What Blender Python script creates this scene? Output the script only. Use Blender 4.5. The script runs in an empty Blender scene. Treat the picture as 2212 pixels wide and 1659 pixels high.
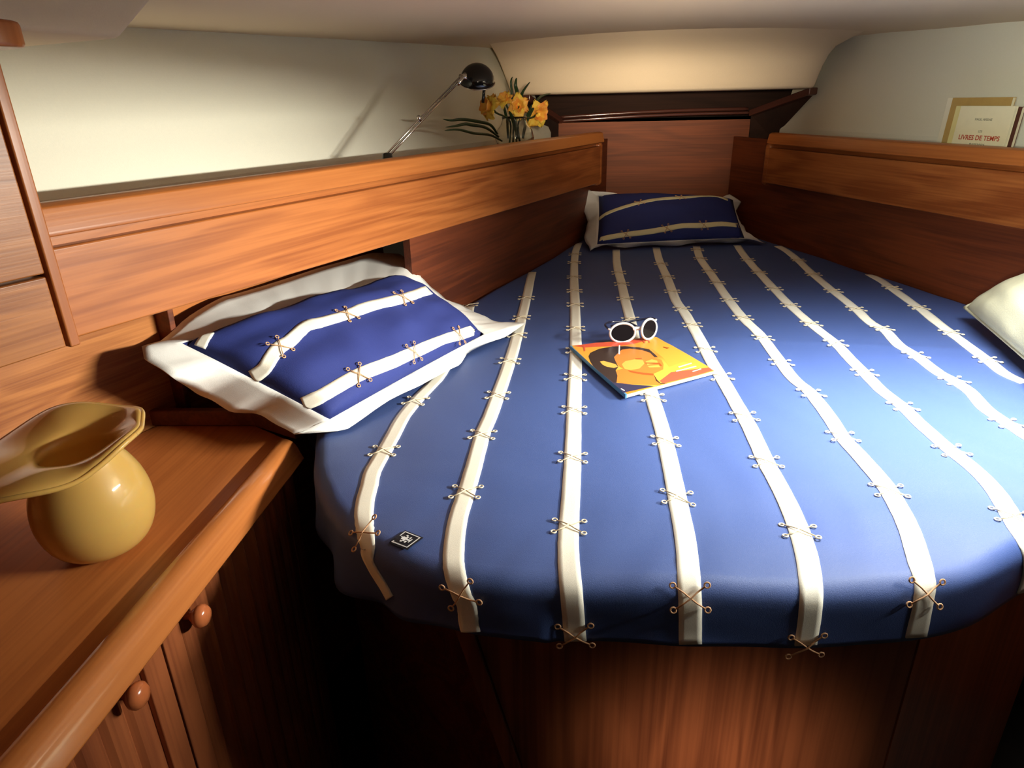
import bpy, bmesh, math, random
import numpy as np
from math import sin, cos, pi, radians
from mathutils import Vector, Matrix, noise
from mathutils.bvhtree import BVHTree
random.seed(7)
SC = bpy.context.scene
COL = SC.collection

# ---------------------------------------------------------------- camera
W, H, FPX = 2212, 1659, 1450.0
CX, CY = 1106.0, 829.5
YAW, PITCH, ROLL = radians(5.95), radians(22.9), radians(1.33)
C0 = Vector((0, 0, 1.45))
F = Vector((-sin(YAW)*cos(PITCH), cos(YAW)*cos(PITCH), -sin(PITCH)))
R0 = Vector((cos(YAW), sin(YAW), 0)); U0 = R0.cross(F)
RR = R0*cos(ROLL) - U0*sin(ROLL); UU = U0*cos(ROLL) + R0*sin(ROLL)
cam_d = bpy.data.cameras.new('camera'); cam = bpy.data.objects.new('camera', cam_d); COL.objects.link(cam)
cam_d.sensor_width = 36.0; cam_d.lens = FPX/W*36.0; cam_d.clip_start = 0.02
M = Matrix((RR, UU, -F)).transposed().to_4x4(); M.translation = C0
cam.matrix_world = M
SC.camera = cam

def ray(x, y):
    return (F + RR*((x-CX)/FPX) - UU*((y-CY)/FPX)).normalized()
def onz(x, y, z):
    d = ray(x, y); return C0 + d*((z-C0.z)/d.z)
def onpl(x, y, p, n):
    d = ray(x, y); n = Vector(n); return C0 + d*((Vector(p)-C0).dot(n)/d.dot(n))

# ---------------------------------------------------------------- light and exposure
SC.view_settings.view_transform = 'Standard'; SC.view_settings.look = 'None'
SC.view_settings.gamma = 1.0; SC.view_settings.use_curve_mapping = False
SC.view_settings.exposure = 0.0
wd = bpy.data.worlds.new('world'); SC.world = wd; wd.use_nodes = True
wd.node_tree.nodes['Background'].inputs[0].default_value = (1.0, 0.72, 0.45, 1)
wd.node_tree.nodes['Background'].inputs[1].default_value = 0.010

def area(name, loc, target, sx, sy, power, color, spread=180):
    l = bpy.data.lights.new(name, 'AREA'); l.shape = 'RECTANGLE'; l.size = sx; l.size_y = sy
    l.energy = power; l.color = color; l.spread = radians(spread)
    o = bpy.data.objects.new(name, l); COL.objects.link(o); o.location = loc
    o.rotation_euler = (Vector(target)-Vector(loc)).to_track_quat('-Z', 'Y').to_euler()
    return o
# daylight through the deck hatch above the foot of the berth
area('hatch_daylight', (0.68, 1.00, 1.585), (0.68, 1.02, 0.0), 0.42, 0.36, 15.0, (0.95, 0.98, 0.93), 110)
# added strip light on the right, out of view, brightening the left side
area('side_fill_light', (1.12, 0.84, 1.422), (-0.62, 1.08, 1.02), 0.62, 0.020, 6.2, (1.0, 0.97, 0.84), 54)
# warm cabin lamp under the ceiling, turned to the bow
area('cabin_lamp', (0.10, 0.25, 1.50), (0.22, 2.6, 1.62), 0.10, 0.06, 1.8, (1.0, 0.82, 0.58), 30)
# added fill light behind the camera, brightening the right lining and books
area('right_wall_fill', (-0.28, -0.45, 1.46), (1.16, 1.72, 1.38), 0.16, 0.10, 0.8, (0.96, 1.0, 0.84), 28)
# low warm fill added behind the camera for a glow on the berth front
area('berth_front_fill', (0.15, -0.95, 0.75), (0.20, 0.70, 0.56), 0.12, 0.12, .19, (1.0, 0.72, 0.50), 15)

# ---------------------------------------------------------------- helpers
def tag(o, label=None, cat=None, group=None, kind=None):
    if label: o['label'] = label
    if cat: o['category'] = cat
    if group: o['group'] = group
    if kind: o['kind'] = kind
    return o
def wloc(o):
    v = Vector((0, 0, 0))
    while o: v += o.location; o = o.parent
    return v
def mesh(name, verts, faces, mat, parent=None, smooth=False, mats=None, fmat=None, origin=None):
    verts = [Vector(v) for v in verts]
    if parent is not None: off = wloc(parent)
    elif origin is not None: off = Vector(origin)
    else:
        lo = Vector([min(v[i] for v in verts) for i in range(3)]); hi = Vector([max(v[i] for v in verts) for i in range(3)])
        off = Vector(((lo.x+hi.x)/2, (lo.y+hi.y)/2, lo.z))
    me = bpy.data.meshes.new(name)
    me.from_pydata([tuple(v-off) for v in verts], [], faces)
    for m in (mats or [mat]): me.materials.append(m)
    if fmat:
        for p, k in zip(me.polygons, fmat): p.material_index = k
    bm = bmesh.new(); bm.from_mesh(me); bmesh.ops.recalc_face_normals(bm, faces=bm.faces); bm.to_mesh(me); bm.free()
    if smooth:
        for p in me.polygons: p.use_smooth = True
    o = bpy.data.objects.new(name, me); COL.objects.link(o)
    if parent is not None: o.parent = parent
    else: o.location = off
    return o
def empty(name, loc, label, cat, group=None):
    o = bpy.data.objects.new(name, None); COL.objects.link(o); o.location = loc; o.empty_display_size = .05
    return tag(o, label, cat, group)
def bevel(o, w, seg=2, ang=35):
    m = o.modifiers.new('bevel', 'BEVEL'); m.width = w; m.segments = seg; m.limit_method = 'ANGLE'; m.angle_limit = radians(ang)
    for p in o.data.polygons: p.use_smooth = True
    n = o.modifiers.new('wn', 'WEIGHTED_NORMAL'); n.keep_sharp = True
    return o
def hexa(name, c, mat, parent=None, bev=0.0, **k):
    """c: eight corners, bottom four then top four"""
    f = [(0,1,2,3), (4,5,6,7), (0,1,5,4), (1,2,6,5), (2,3,7,6), (3,0,4,7)]
    o = mesh(name, c, f, mat, parent, **k)
    if bev: bevel(o, bev)
    return o
def box(name, x0, x1, y0, y1, z0, z1, mat, parent=None, bev=0.0):
    return hexa(name, [(x0,y0,z0),(x1,y0,z0),(x1,y1,z0),(x0,y1,z0),(x0,y0,z1),(x1,y0,z1),(x1,y1,z1),(x0,y1,z1)], mat, parent, bev)
def prism(name, poly, z0, z1, mat, parent=None, bev=0.0, **k):
    n = len(poly)
    v = [(p[0], p[1], z0) for p in poly] + [(p[0], p[1], z1) for p in poly]
    f = [tuple(range(n)), tuple(range(n, 2*n))] + [(i, (i+1) % n, n+(i+1) % n, n+i) for i in range(n)]
    o = mesh(name, v, f, mat, parent, **k)
    if bev: bevel(o, bev)
    return o
def extrude_profile(name, prof, frame, s0, s1, mat, parent=None, bev=0.0, n=1):
    """prof: list of (o,z); frame(s,o,z)->Vector; s0,s1 floats or callables of z"""
    m = len(prof); v = []
    for i in range(n+1):
        for (o_, z_) in prof: v.append(frame(s0+(s1-s0)*i/n, o_, z_))
    f = [tuple(range(m)), tuple(range(n*m, n*m+m))]
    for i in range(n):
        for j in range(m): f.append((i*m+j, i*m+(j+1) % m, (i+1)*m+(j+1) % m, (i+1)*m+j))
    o = mesh(name, v, f, mat, parent)
    if bev: bevel(o, bev)
    return o
def tube_geo(pts, r, seg=8, cap=True):
    pts = [Vector(p) for p in pts]; n = len(pts); v = []; f = []
    rs = r if isinstance(r, (list, tuple)) else [r]*n
    up = None
    for i, p in enumerate(pts):
        t = (pts[min(i+1, n-1)]-pts[max(i-1, 0)]).normalized()
        if up is None: up = t.orthogonal().normalized()
        a = (up - t*up.dot(t)).normalized(); up = a; b = t.cross(a)
        for k in range(seg):
            q = 2*pi*k/seg; v.append(p + (a*cos(q)+b*sin(q))*rs[i])
    for i in range(n-1):
        for k in range(seg): f.append((i*seg+k, i*seg+(k+1) % seg, (i+1)*seg+(k+1) % seg, (i+1)*seg+k))
    if cap: f += [tuple(range(seg)), tuple(range((n-1)*seg, n*seg))]
    return v, f
def join_geo(*gs):
    V, Fc = [], []
    for v, f in gs:
        k = len(V); V += list(v); Fc += [tuple(i+k for i in q) for q in f]
    return V, Fc
def revolve_geo(prof, c, seg=32, axis=None):
    """prof (r,h) list; closed where r==0"""
    c = Vector(c); ax = Vector(axis or (0,0,1)).normalized(); a = ax.orthogonal().normalized(); b = ax.cross(a)
    v = []; f = []; n = len(prof)
    for (r, h) in prof:
        for k in range(seg):
            q = 2*pi*k/seg; v.append(c + ax*h + (a*cos(q)+b*sin(q))*r)
    for i in range(n-1):
        for k in range(seg): f.append((i*seg+k, i*seg+(k+1) % seg, (i+1)*seg+(k+1) % seg, (i+1)*seg+k))
    f += [tuple(range(seg)), tuple(range((n-1)*seg, n*seg))]
    return v, f
def cat_rom(P, n=6):
    P = [Vector(p) for p in P]; out = []
    for i in range(len(P)-1):
        p0 = P[max(i-1, 0)]; p1 = P[i]; p2 = P[i+1]; p3 = P[min(i+2, len(P)-1)]
        for k in range(n):
            t = k/n
            out.append(0.5*((2*p1)+(p2-p0)*t+(2*p0-5*p1+4*p2-p3)*t*t+(3*p1-p0-3*p2+p3)*t**3))
    out.append(P[-1]); return out

# ---------------------------------------------------------------- materials
def new_mat(name):
    m = bpy.data.materials.new(name); m.use_nodes = True
    return m, m.node_tree.nodes, m.node_tree.links, m.node_tree.nodes['Principled BSDF']
def wood(name, ang=0.0, vertical=False, light=(.56,.20,.055), dark=(.30,.085,.022), rough=.34, scale=1.0, seed=0, fig=1.0):
    light = (light[0]*.76, light[1]*.70, light[2]*.66); dark = (dark[0]*.76, dark[1]*.70, dark[2]*.66)
    m, N, L, B = new_mat(name)
    tc = N.new('ShaderNodeTexCoord'); m1 = N.new('ShaderNodeMapping'); m1.inputs['Rotation'].default_value = (0, 0, -ang)
    m1.inputs['Location'].default_value = (seed*1.7, seed*.9, seed*.6)
    m2 = N.new('ShaderNodeMapping'); s = scale
    m2.inputs['Scale'].default_value = (9*s, 9*s, 1.1*s) if vertical else (1.1*s, 9*s, 9*s)
    L.new(tc.outputs['Object'], m1.inputs['Vector']); L.new(m1.outputs['Vector'], m2.inputs['Vector'])
    n1 = N.new('ShaderNodeTexNoise'); n1.inputs['Scale'].default_value = 1.0; n1.inputs['Detail'].default_value = 3; n1.inputs['Distortion'].default_value = .6
    L.new(m2.outputs['Vector'], n1.inputs['Vector'])
    mu = N.new('ShaderNodeMath'); mu.operation = 'MULTIPLY'; mu.inputs[1].default_value = 38*fig; L.new(n1.outputs['Fac'], mu.inputs[0])
    sn = N.new('ShaderNodeMath'); sn.operation = 'SINE'; L.new(mu.outputs[0], sn.inputs[0])
    m3 = N.new('ShaderNodeMapping'); m3.inputs['Scale'].default_value = (14, 14, 1) if vertical else (2, 14, 14)
    L.new(m2.outputs['Vector'], m3.inputs['Vector'])
    n2 = N.new('ShaderNodeTexNoise'); n2.inputs['Scale'].default_value = 1.5; n2.inputs['Detail'].default_value = 4
    L.new(m3.outputs['Vector'], n2.inputs['Vector'])
    n3 = N.new('ShaderNodeTexNoise'); n3.inputs['Scale'].default_value = .6; n3.inputs['Detail'].default_value = 2
    L.new(m2.outputs['Vector'], n3.inputs['Vector'])
    a = N.new('ShaderNodeMath'); a.operation = 'MULTIPLY_ADD'; a.inputs[1].default_value = .09; a.inputs[2].default_value = .0; L.new(sn.outputs[0], a.inputs[0])
    b = N.new('ShaderNodeMath'); b.operation = 'MULTIPLY_ADD'; b.inputs[1].default_value = .55; L.new(n2.outputs['Fac'], b.inputs[0]); L.new(a.outputs[0], b.inputs[2])
    c = N.new('ShaderNodeMath'); c.operation = 'MULTIPLY_ADD'; c.inputs[1].default_value = .7; L.new(n3.outputs['Fac'], c.inputs[0]); L.new(b.outputs[0], c.inputs[2])
    r = N.new('ShaderNodeValToRGB'); r.color_ramp.elements[0].position = .42; r.color_ramp.elements[0].color = (*dark, 1)
    r.color_ramp.elements[1].position = .76; r.color_ramp.elements[1].color = (*light, 1)
    L.new(c.outputs[0], r.inputs['Fac']); L.new(r.outputs['Color'], B.inputs['Base Color'])
    B.inputs['Roughness'].default_value = rough; B.inputs['Specular IOR Level'].default_value = .4
    bp = N.new('ShaderNodeBump'); bp.inputs['Strength'].default_value = .06; bp.inputs['Distance'].default_value = .002
    L.new(n2.outputs['Fac'], bp.inputs['Height']); L.new(bp.outputs['Normal'], B.inputs['Normal'])
    return m
def plain(name, col, rough=.6, spec=.4, metal=0, noise_amt=0.0, nscale=60, bump=0.0, bscale=400, **kw):
    m, N, L, B = new_mat(name)
    B.inputs['Base Color'].default_value = (*col, 1); B.inputs['Roughness'].default_value = rough
    B.inputs['Specular IOR Level'].default_value = spec; B.inputs['Metallic'].default_value = metal
    tc = N.new('ShaderNodeTexCoord')
    n = N.new('ShaderNodeTexNoise'); n.inputs['Scale'].default_value = nscale; n.inputs['Detail'].default_value = 4
    L.new(tc.outputs['Object'], n.inputs['Vector'])
    mx = N.new('ShaderNodeMix'); mx.data_type = 'RGBA'
    k = noise_amt
    mx.inputs[6].default_value = tuple(max(0, c*(1-k)) for c in col)+(1,); mx.inputs[7].default_value = tuple(min(1, c*(1+k)) for c in col)+(1,)
    L.new(n.outputs['Fac'], mx.inputs[0]); L.new(mx.outputs[2], B.inputs['Base Color'])
    if bump:
        n2 = N.new('ShaderNodeTexNoise'); n2.inputs['Scale'].default_value = bscale; n2.inputs['Detail'].default_value = 3
        L.new(tc.outputs['Object'], n2.inputs['Vector'])
        bp = N.new('ShaderNodeBump'); bp.inputs['Strength'].default_value = bump; bp.inputs['Distance'].default_value = .002
        L.new(n2.outputs['Fac'], bp.inputs['Height']); L.new(bp.outputs['Normal'], B.inputs['Normal'])
    for a, v in kw.items(): B.inputs[a.replace('_', ' ')].default_value = v
    return m

A = radians(19.35)
# grain directions (angle of the grain from +X)
GL, GR = pi/2 - A, pi/2 + A
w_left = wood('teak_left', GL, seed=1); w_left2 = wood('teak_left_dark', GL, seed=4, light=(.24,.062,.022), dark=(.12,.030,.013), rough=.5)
w_rail = wood('teak_rail', GL, seed=2, light=(.66,.25,.065), dark=(.46,.15,.035), fig=.5)
w_right = wood('teak_right', GR, seed=3); w_railr = wood('teak_rail_right', GR, seed=5, light=(.62,.22,.055), dark=(.42,.13,.03), fig=.5)
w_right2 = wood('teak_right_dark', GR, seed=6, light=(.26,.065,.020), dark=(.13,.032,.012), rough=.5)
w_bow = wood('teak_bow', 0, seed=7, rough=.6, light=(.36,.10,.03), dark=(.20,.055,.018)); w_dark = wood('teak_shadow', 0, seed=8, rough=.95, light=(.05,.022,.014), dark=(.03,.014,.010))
w_cab = wood('teak_cabinet', GL, seed=9, scale=1.6, light=(.56,.23,.07), dark=(.30,.10,.028))
w_frame = wood('teak_frame', 0, vertical=True, seed=10, light=(.55,.19,.055), dark=(.42,.135,.035))
w_top = wood('teak_counter', pi/2, seed=11, light=(.60,.21,.055), dark=(.40,.12,.03), rough=.38, fig=.45)
w_fid = wood('teak_fiddle', pi/2, seed=12, light=(.62,.23,.065), dark=(.46,.15,.04), rough=.22, fig=.4)
w_door = wood('teak_door', 0, vertical=True, seed=13, light=(.40,.13,.05), dark=(.24,.07,.03))
w_base = wood('teak_base', 0, vertical=True, seed=14, light=(.38,.14,.062), dark=(.17,.055,.026), scale=.8, fig=1.2)
w_knob = plain('teak_knob', (.45,.13,.045), .18, .6, noise_amt=.25, nscale=80)
white_lin = plain('cream_lining', (.80,.78,.66), .75, .2, noise_amt=.03, nscale=300, bump=.15, bscale=700)
ceil_m = plain('cream_headliner', (.70,.58,.42), .8, .2, noise_amt=.03, nscale=300, bump=.15, bscale=700)
floor_m = plain('dark_floor', (.03,.025,.02), .8, .2, noise_amt=.3, nscale=30)
blue = plain('blue_cotton', (.058,.100,.285), .50, .42, noise_amt=.10, nscale=900, bump=.25, bscale=1200)
navy = plain('blue_cotton_pillow', (.026,.040,.20), .75, .3, noise_amt=.10, nscale=900, bump=.25, bscale=1200)
tape_m = plain('cream_tape', (.88,.85,.74), .75, .2, noise_amt=.05, nscale=500, bump=.2, bscale=1500)
tapey = plain('cream_tape_warm', (.85,.80,.52), .75, .2, noise_amt=.05, nscale=500, bump=.2, bscale=1500)
cord_m = plain('cream_cord', (.80,.70,.52), .7, .2, noise_amt=.1, nscale=900)
cord_b = plain('tan_cord', (.62,.36,.20), .7, .2, noise_amt=.1, nscale=900)
white_c = plain('white_cotton', (.86,.85,.82), .8, .2, noise_amt=.03, nscale=300, bump=.2, bscale=1200)
cream_c = plain('cream_cotton', (.54,.52,.37), .85, .2, noise_amt=.06, nscale=40, bump=.35, bscale=500)
black_gl = plain('black_enamel', (.008,.008,.008), .12, .6)
chrome = plain('chrome', (.75,.72,.68), .15, .5, 1.0)
dark_gloss = plain('dark_lacquer', (.10,.035,.025), .15, .7)
refl = plain('reflector', (.8,.8,.78), .35, .5, .6)

# ---------------------------------------------------------------- frames along the two sides
dL = Vector((sin(A), cos(A), 0)); nL = Vector((cos(A), -sin(A), 0)); pL = Vector((-.137, 2.198, 0))
dR = Vector((-sin(A), cos(A), 0)); nR = Vector((-cos(A), -sin(A), 0)); pR = Vector((.848, 2.198, 0))
def FL(s, o, z): return pL + dL*s + nL*o + Vector((0, 0, z))
def FR(s, o, z): return pR + dR*s + nR*o + Vector((0, 0, z))

# ---------------------------------------------------------------- setting
o = box('floor', -1.6, 2.1, -1.6, 3.2, -.05, 0.0, floor_m); tag(o, kind='structure')

def lining(name, FRm, o0, o1, s0, s1):
    # curved hull lining, leaning outward towards the deck
    n = 14; V = []; Fc = []
    prof = [(0, 1.285), (0, 1.33), (.3, 1.40), (.62, 1.48), (1, 1.585), (1.25, 1.66)]
    th = .02
    for side in (0, 1):
        for i in range(n+1):
            s = s0+(s1-s0)*i/n
            for (t, z) in prof: V.append(FRm(s, o0+(o1-o0)*t - side*th, z))
    m = len(prof); k = (n+1)*m
    for i in range(n):
        for j in range(m-1):
            a = i*m+j
            Fc.append((a, a+1, a+m+1, a+m)); Fc.append((k+a, k+a+1, k+a+m+1, k+a+m))
    for i in range(n):
        for j in (0, m-1): a = i*m+j; Fc.append((a, a+m, k+a+m, k+a))
    for j in range(m-1):
        for i in (0, n): a = i*m+j; Fc.append((a, a+1, k+a+1, k+a))
    o = mesh(name, V, Fc, white_lin); tag(o, kind='structure'); return o
wall_left = lining('wall_left', FL, -.19, -.31, -2.9, .60)
wall_right = lining('wall_right', FR, -.12, -.18, -2.9, .62)
# wooden side panels beneath the shelves
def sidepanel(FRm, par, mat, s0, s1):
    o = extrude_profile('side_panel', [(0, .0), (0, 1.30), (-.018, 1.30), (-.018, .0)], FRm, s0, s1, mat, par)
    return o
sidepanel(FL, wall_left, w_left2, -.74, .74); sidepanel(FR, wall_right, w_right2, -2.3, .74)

# ceiling with a slight camber
def zc(x, y):
    return 1.583 + .0296*(y-1.28) + .022*max(0.0, 1-((x-.3)/(1.3-.33*(y-.5)))**2)
V = []; Fc = []; nx, ny = 30, 26
for side in (0, 1):
    for j in range(ny+1):
        y = -1.6+4.7*j/ny
        for i in range(nx+1):
            x = -1.5+3.6*i/nx; V.append((x, y, zc(x, y)+side*.03))
k = (nx+1)*(ny+1)
hole = lambda x, y: (.31 < x < .73) and (.66 < y < 1.06)
for j in range(ny):
    for i in range(nx):
        a = j*(nx+1)+i
        Fc.append((a, a+1, a+nx+2, a+nx+1)); Fc.append((k+a, k+a+1, k+a+nx+2, k+a+nx+1))
ceil = mesh('ceiling', V, Fc, ceil_m, smooth=True); tag(ceil, kind='structure')

# soffit box across the bow end: face with a cove into the ceiling, rounded lower corners
YS = 2.60
def soffit():
    xs0, xs1 = -.34, .90
    prof = []   # (y, z) from ceiling forward edge down to the bottom back
    prof = [(YS-.34, 1.640), (YS-.22, 1.626), (YS-.13, 1.610), (YS-.07, 1.590), (YS-.035, 1.566), (YS-.012, 1.535), (YS, 1.495), (YS+.002, 1.476), (YS+.010, 1.468), (YS+.03, 1.466), (YS+.34, 1.466), (YS+.34, 1.66)]
    n = 40; V = []; Fc = []
    m = len(prof)
    def edge(z, side):   # x of the end at height z (rounded shoulder on both sides)
        t = max(0, min(1, (z-1.466)/.16))
        if side < 0: return -.250 - .055*t - .012*max(0, t-.8)*5*0
        return .800 + .035*t + .035*max(0, t-.75)/.25
    for i in range(n+1):
        u = i/n
        for (y, z) in prof:
            x0, x1 = edge(z, -1), edge(z, 1)
            # front corners turn back
            x = x0+(x1-x0)*u
            V.append((x, y + .02*(abs(2*u-1)**14), z))
    for i in range(n):
        for j in range(m): Fc.append((i*m+j, i*m+(j+1) % m, (i+1)*m+(j+1) % m, (i+1)*m+j))
    Fc += [tuple(range(m)), tuple(range(n*m, n*m+m))]
    o = mesh('trim_1', V, Fc, ceil_m, smooth=False); bevel(o, .006, 2, 50)
    tag(o, 'padded cream soffit box across the bow end below the ceiling', None, kind='structure')
soffit()
# bow bulkhead
YB = 2.92
wb = box('wall_front', -.40, 1.10, YB, YB+.03, .55, 1.372, w_bow); tag(wb, kind='structure')
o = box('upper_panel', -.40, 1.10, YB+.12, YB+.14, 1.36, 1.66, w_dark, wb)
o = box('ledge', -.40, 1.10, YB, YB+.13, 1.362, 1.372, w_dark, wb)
# glossy lip rails of the locker opening (bow) and the rising arms on both sides
pa = onpl(1212, 262, (0, YB-.01, 0), (0, 1, 0)); pb = onpl(1640, 243, (0, YB-.01, 0), (0, 1, 0))
z1 = (pa.z+pb.z)/2
rl = [(-.10, YB-.012, pa.z), (.2, YB-.014, (pa.z+pb.z)/2+.004), (.45, YB-.014, pb.z), (.66, YB-.012, pb.z)]
v1 = tube_geo(cat_rom(rl, 6), .006, 10)
v2 = tube_geo(cat_rom([(x, y+.05, z+.013) for x, y, z in rl], 6), .007, 10)
lip = mesh('trim_2', *join_geo(v1, v2), dark_gloss, smooth=True); tag(lip, 'dark glossy double lip rail across the bow panel', kind='structure')
def arm(name, p, q, w=.012):
    d = (q-p).normalized(); up = Vector((0, 0, 1)); side = d.cross(up).normalized()
    c = []
    for a in (p, q):
        c += [a - side*.02 - up*w, a+side*.02-up*w, a+side*.02+up*w, a-side*.02+up*w]
    f = [(0,1,2,3), (4,5,6,7), (0,1,5,4), (1,2,6,5), (2,3,7,6), (3,0,4,7)]
    o = mesh(name, c, f, dark_gloss); bevel(o, .004); tag(o, kind='structure'); return o
o = arm('trim_3', Vector((.665, YB-.02, 1.385)), onpl(1765, 192, (0, YS+.06, 0), (0, 1, 0))+Vector((-.01, 0, -.006))); tag(o, 'dark trim arm rising from the right end of the bow lip rail')
o = arm('trim_4', Vector((-.09, YB-.02, 1.372)), Vector((-.205, YS+.06, 1.458))); tag(o, 'dark trim arm rising from the left end of the bow lip rail')

# dark return panels below the rising arms
def ret(name, A1, A2, B1, B2, lab):
    t = Vector((0, .02, 0))
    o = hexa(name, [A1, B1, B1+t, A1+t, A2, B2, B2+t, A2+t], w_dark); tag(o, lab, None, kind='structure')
PX = lambda x, y, yy: onpl(x, y, (0, yy, 0), (0, 1, 0))
e_ = Vector((0, 0, -.008))
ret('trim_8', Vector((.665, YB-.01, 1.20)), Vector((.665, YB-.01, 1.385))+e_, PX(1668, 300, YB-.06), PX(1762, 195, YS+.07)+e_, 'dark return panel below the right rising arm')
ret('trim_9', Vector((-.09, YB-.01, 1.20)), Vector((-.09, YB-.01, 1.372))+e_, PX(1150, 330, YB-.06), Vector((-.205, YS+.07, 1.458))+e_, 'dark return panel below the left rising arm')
# unseen beam added off to the right, cutting the side light's upper edge
o = box('light_blocker', .865, .885, .20, 1.25, 1.431, 1.60, ceil_m, None, .002); tag(o, 'unseen beam added to block the side light', None, kind='structure')

# ceiling-height liner box at the near left, above the wall cabinet
c = [FL(-2.4, -.22, 1.535), FL(-2.4, .012, 1.535), FL(-1.365, .003, 1.533), FL(-1.36, -.22, 1.533),
     FL(-2.4, -.30, 1.66), FL(-2.4, .03, 1.66), FL(-1.22, .02, 1.66), FL(-1.22, -.30, 1.66)]
# slope the end up and away
o = hexa('trim_5', c, ceil_m, None, .008); tag(o, 'padded cream liner box in the near left corner of the ceiling', kind='structure')

# ---------------------------------------------------------------- side shelves (rail + fascia + board)
def shelf(name, FRm, s0, s1, label, wl, wr, zb0, zb1, oback, zt0, zt1, endcap):
    r = empty(name, FRm((s0+s1)/2, .03, 1.16), label, 'shelf')
    def zz(a, b, s): return a+(b-a)*(s-s0)/(s1-s0)
    def pf(nm, prof, mat, n=10, bev=.003, e0=s0, e1=s1):
        # prof: list of (o, f) where f(s)->z
        m = len(prof); V = []; Fc = []
        for i in range(n+1):
            s = e0+(e1-e0)*i/n
            for (o_, zf) in prof: V.append(FRm(s, o_, zf(s)))
        Fc = [tuple(range(m)), tuple(range(n*m, n*m+m))]
        for i in range(n):
            for j in range(m): Fc.append((i*m+j, i*m+(j+1) % m, (i+1)*m+(j+1) % m, (i+1)*m+j))
        o = mesh(nm, V, Fc, mat, r)
        if bev: bevel(o, bev)
        return o
    zt = lambda s: zz(zt0, zt1, s)
    pf('rail', [(.062, lambda s: zt(s)-.030), (.056, lambda s: zt(s)-.004), (.046, lambda s: zt(s)), (.030, lambda s: zt(s)), (.030, lambda s: zt(s)-.034), (.062, lambda s: zt(s)-.036)], wr, bev=.002)
    pf('fascia', [(.050, lambda s: zz(zb0, zb1, s)), (.050, lambda s: zt(s)-.050), (.024, lambda s: zt(s)-.050), (.024, lambda s: zz(zb0, zb1, s))], wl, bev=.003)
    pf('shelf_board', [(.032, lambda s: zt(s)-.034), (.032, lambda s: zt(s)-.050), (oback, lambda s: zt(s)-.050), (oback, lambda s: zt(s)-.034)], wl, bev=0)
    if endcap:
        pf('end_block', [(.050, lambda s: zb1-.01), (.050, lambda s: zt1-.036), (-.06, lambda s: zt1-.036), (-.06, lambda s: zb1-.01)], wl, n=1, bev=.012, e0=s1-.004, e1=s1+.03)
    return r
# position along the side: s where the fascia meets the cabinet / ends
sl = shelf('shelf', FL, -2.35, .50, 'long teak shelf with deep fascia along the left side, under lamp and flowers', w_left, w_rail, 1.212, 1.155, -.235, 1.361, 1.337, True)
sr = shelf('shelf', FR, -1.6, .42, 'teak shelf with deep fascia along the right side, under the paperbacks', w_right, w_railr, 1.157, 1.158, -.118, 1.327, 1.327, True)

# ---------------------------------------------------------------- wall cabinet, near left
wc = empty('wall_cabinet', FL(-1.9, -.05, 1.2), 'upper teak wall cabinet at the left edge, above the yellow glass vase', 'cabinet')
SE = -1.578
def FB(name, s0, s1, o0, o1, z0, z1, mat, par, bev=.0015):
    return hexa(name, [FL(s0,o0,z0),FL(s1,o0,z0),FL(s1,o1,z0),FL(s0,o1,z0),FL(s0,o0,z1),FL(s1,o0,z1),FL(s1,o1,z1),FL(s0,o1,z1)], mat, par, bev)
FB('body', -2.4, SE-.001, -.235, .080, 1.212, 1.535, w_cab, wc)
FB('stile', SE-.0125, SE, .080, .1005, 1.203, 1.535, w_frame, wc, .002)
# doors: two rows of boards beside the stile
dz = [(1.205, 1.2855), (1.2885, 1.535)]
for i, (a, b) in enumerate(dz):
    FB('door' if i else 'drawer_front', -2.4, SE-.0155, .080, .0985, a, b, w_cab, wc, .002)
# cornice with rounded end
poly = []
pts = [FL(-2.4, .075, 0), FL(-2.4, .118, 0)] + [FL(SE-.006+.034*sin(t), .118-.02*(1-cos(t)), 0) for t in [k*pi/12 for k in range(7)]] + [FL(SE+.028, .06, 0), FL(SE-.02, .06, 0)]
prism('cornice', [(p.x, p.y) for p in pts], 1.508, 1.532, w_frame, wc, .004)

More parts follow.
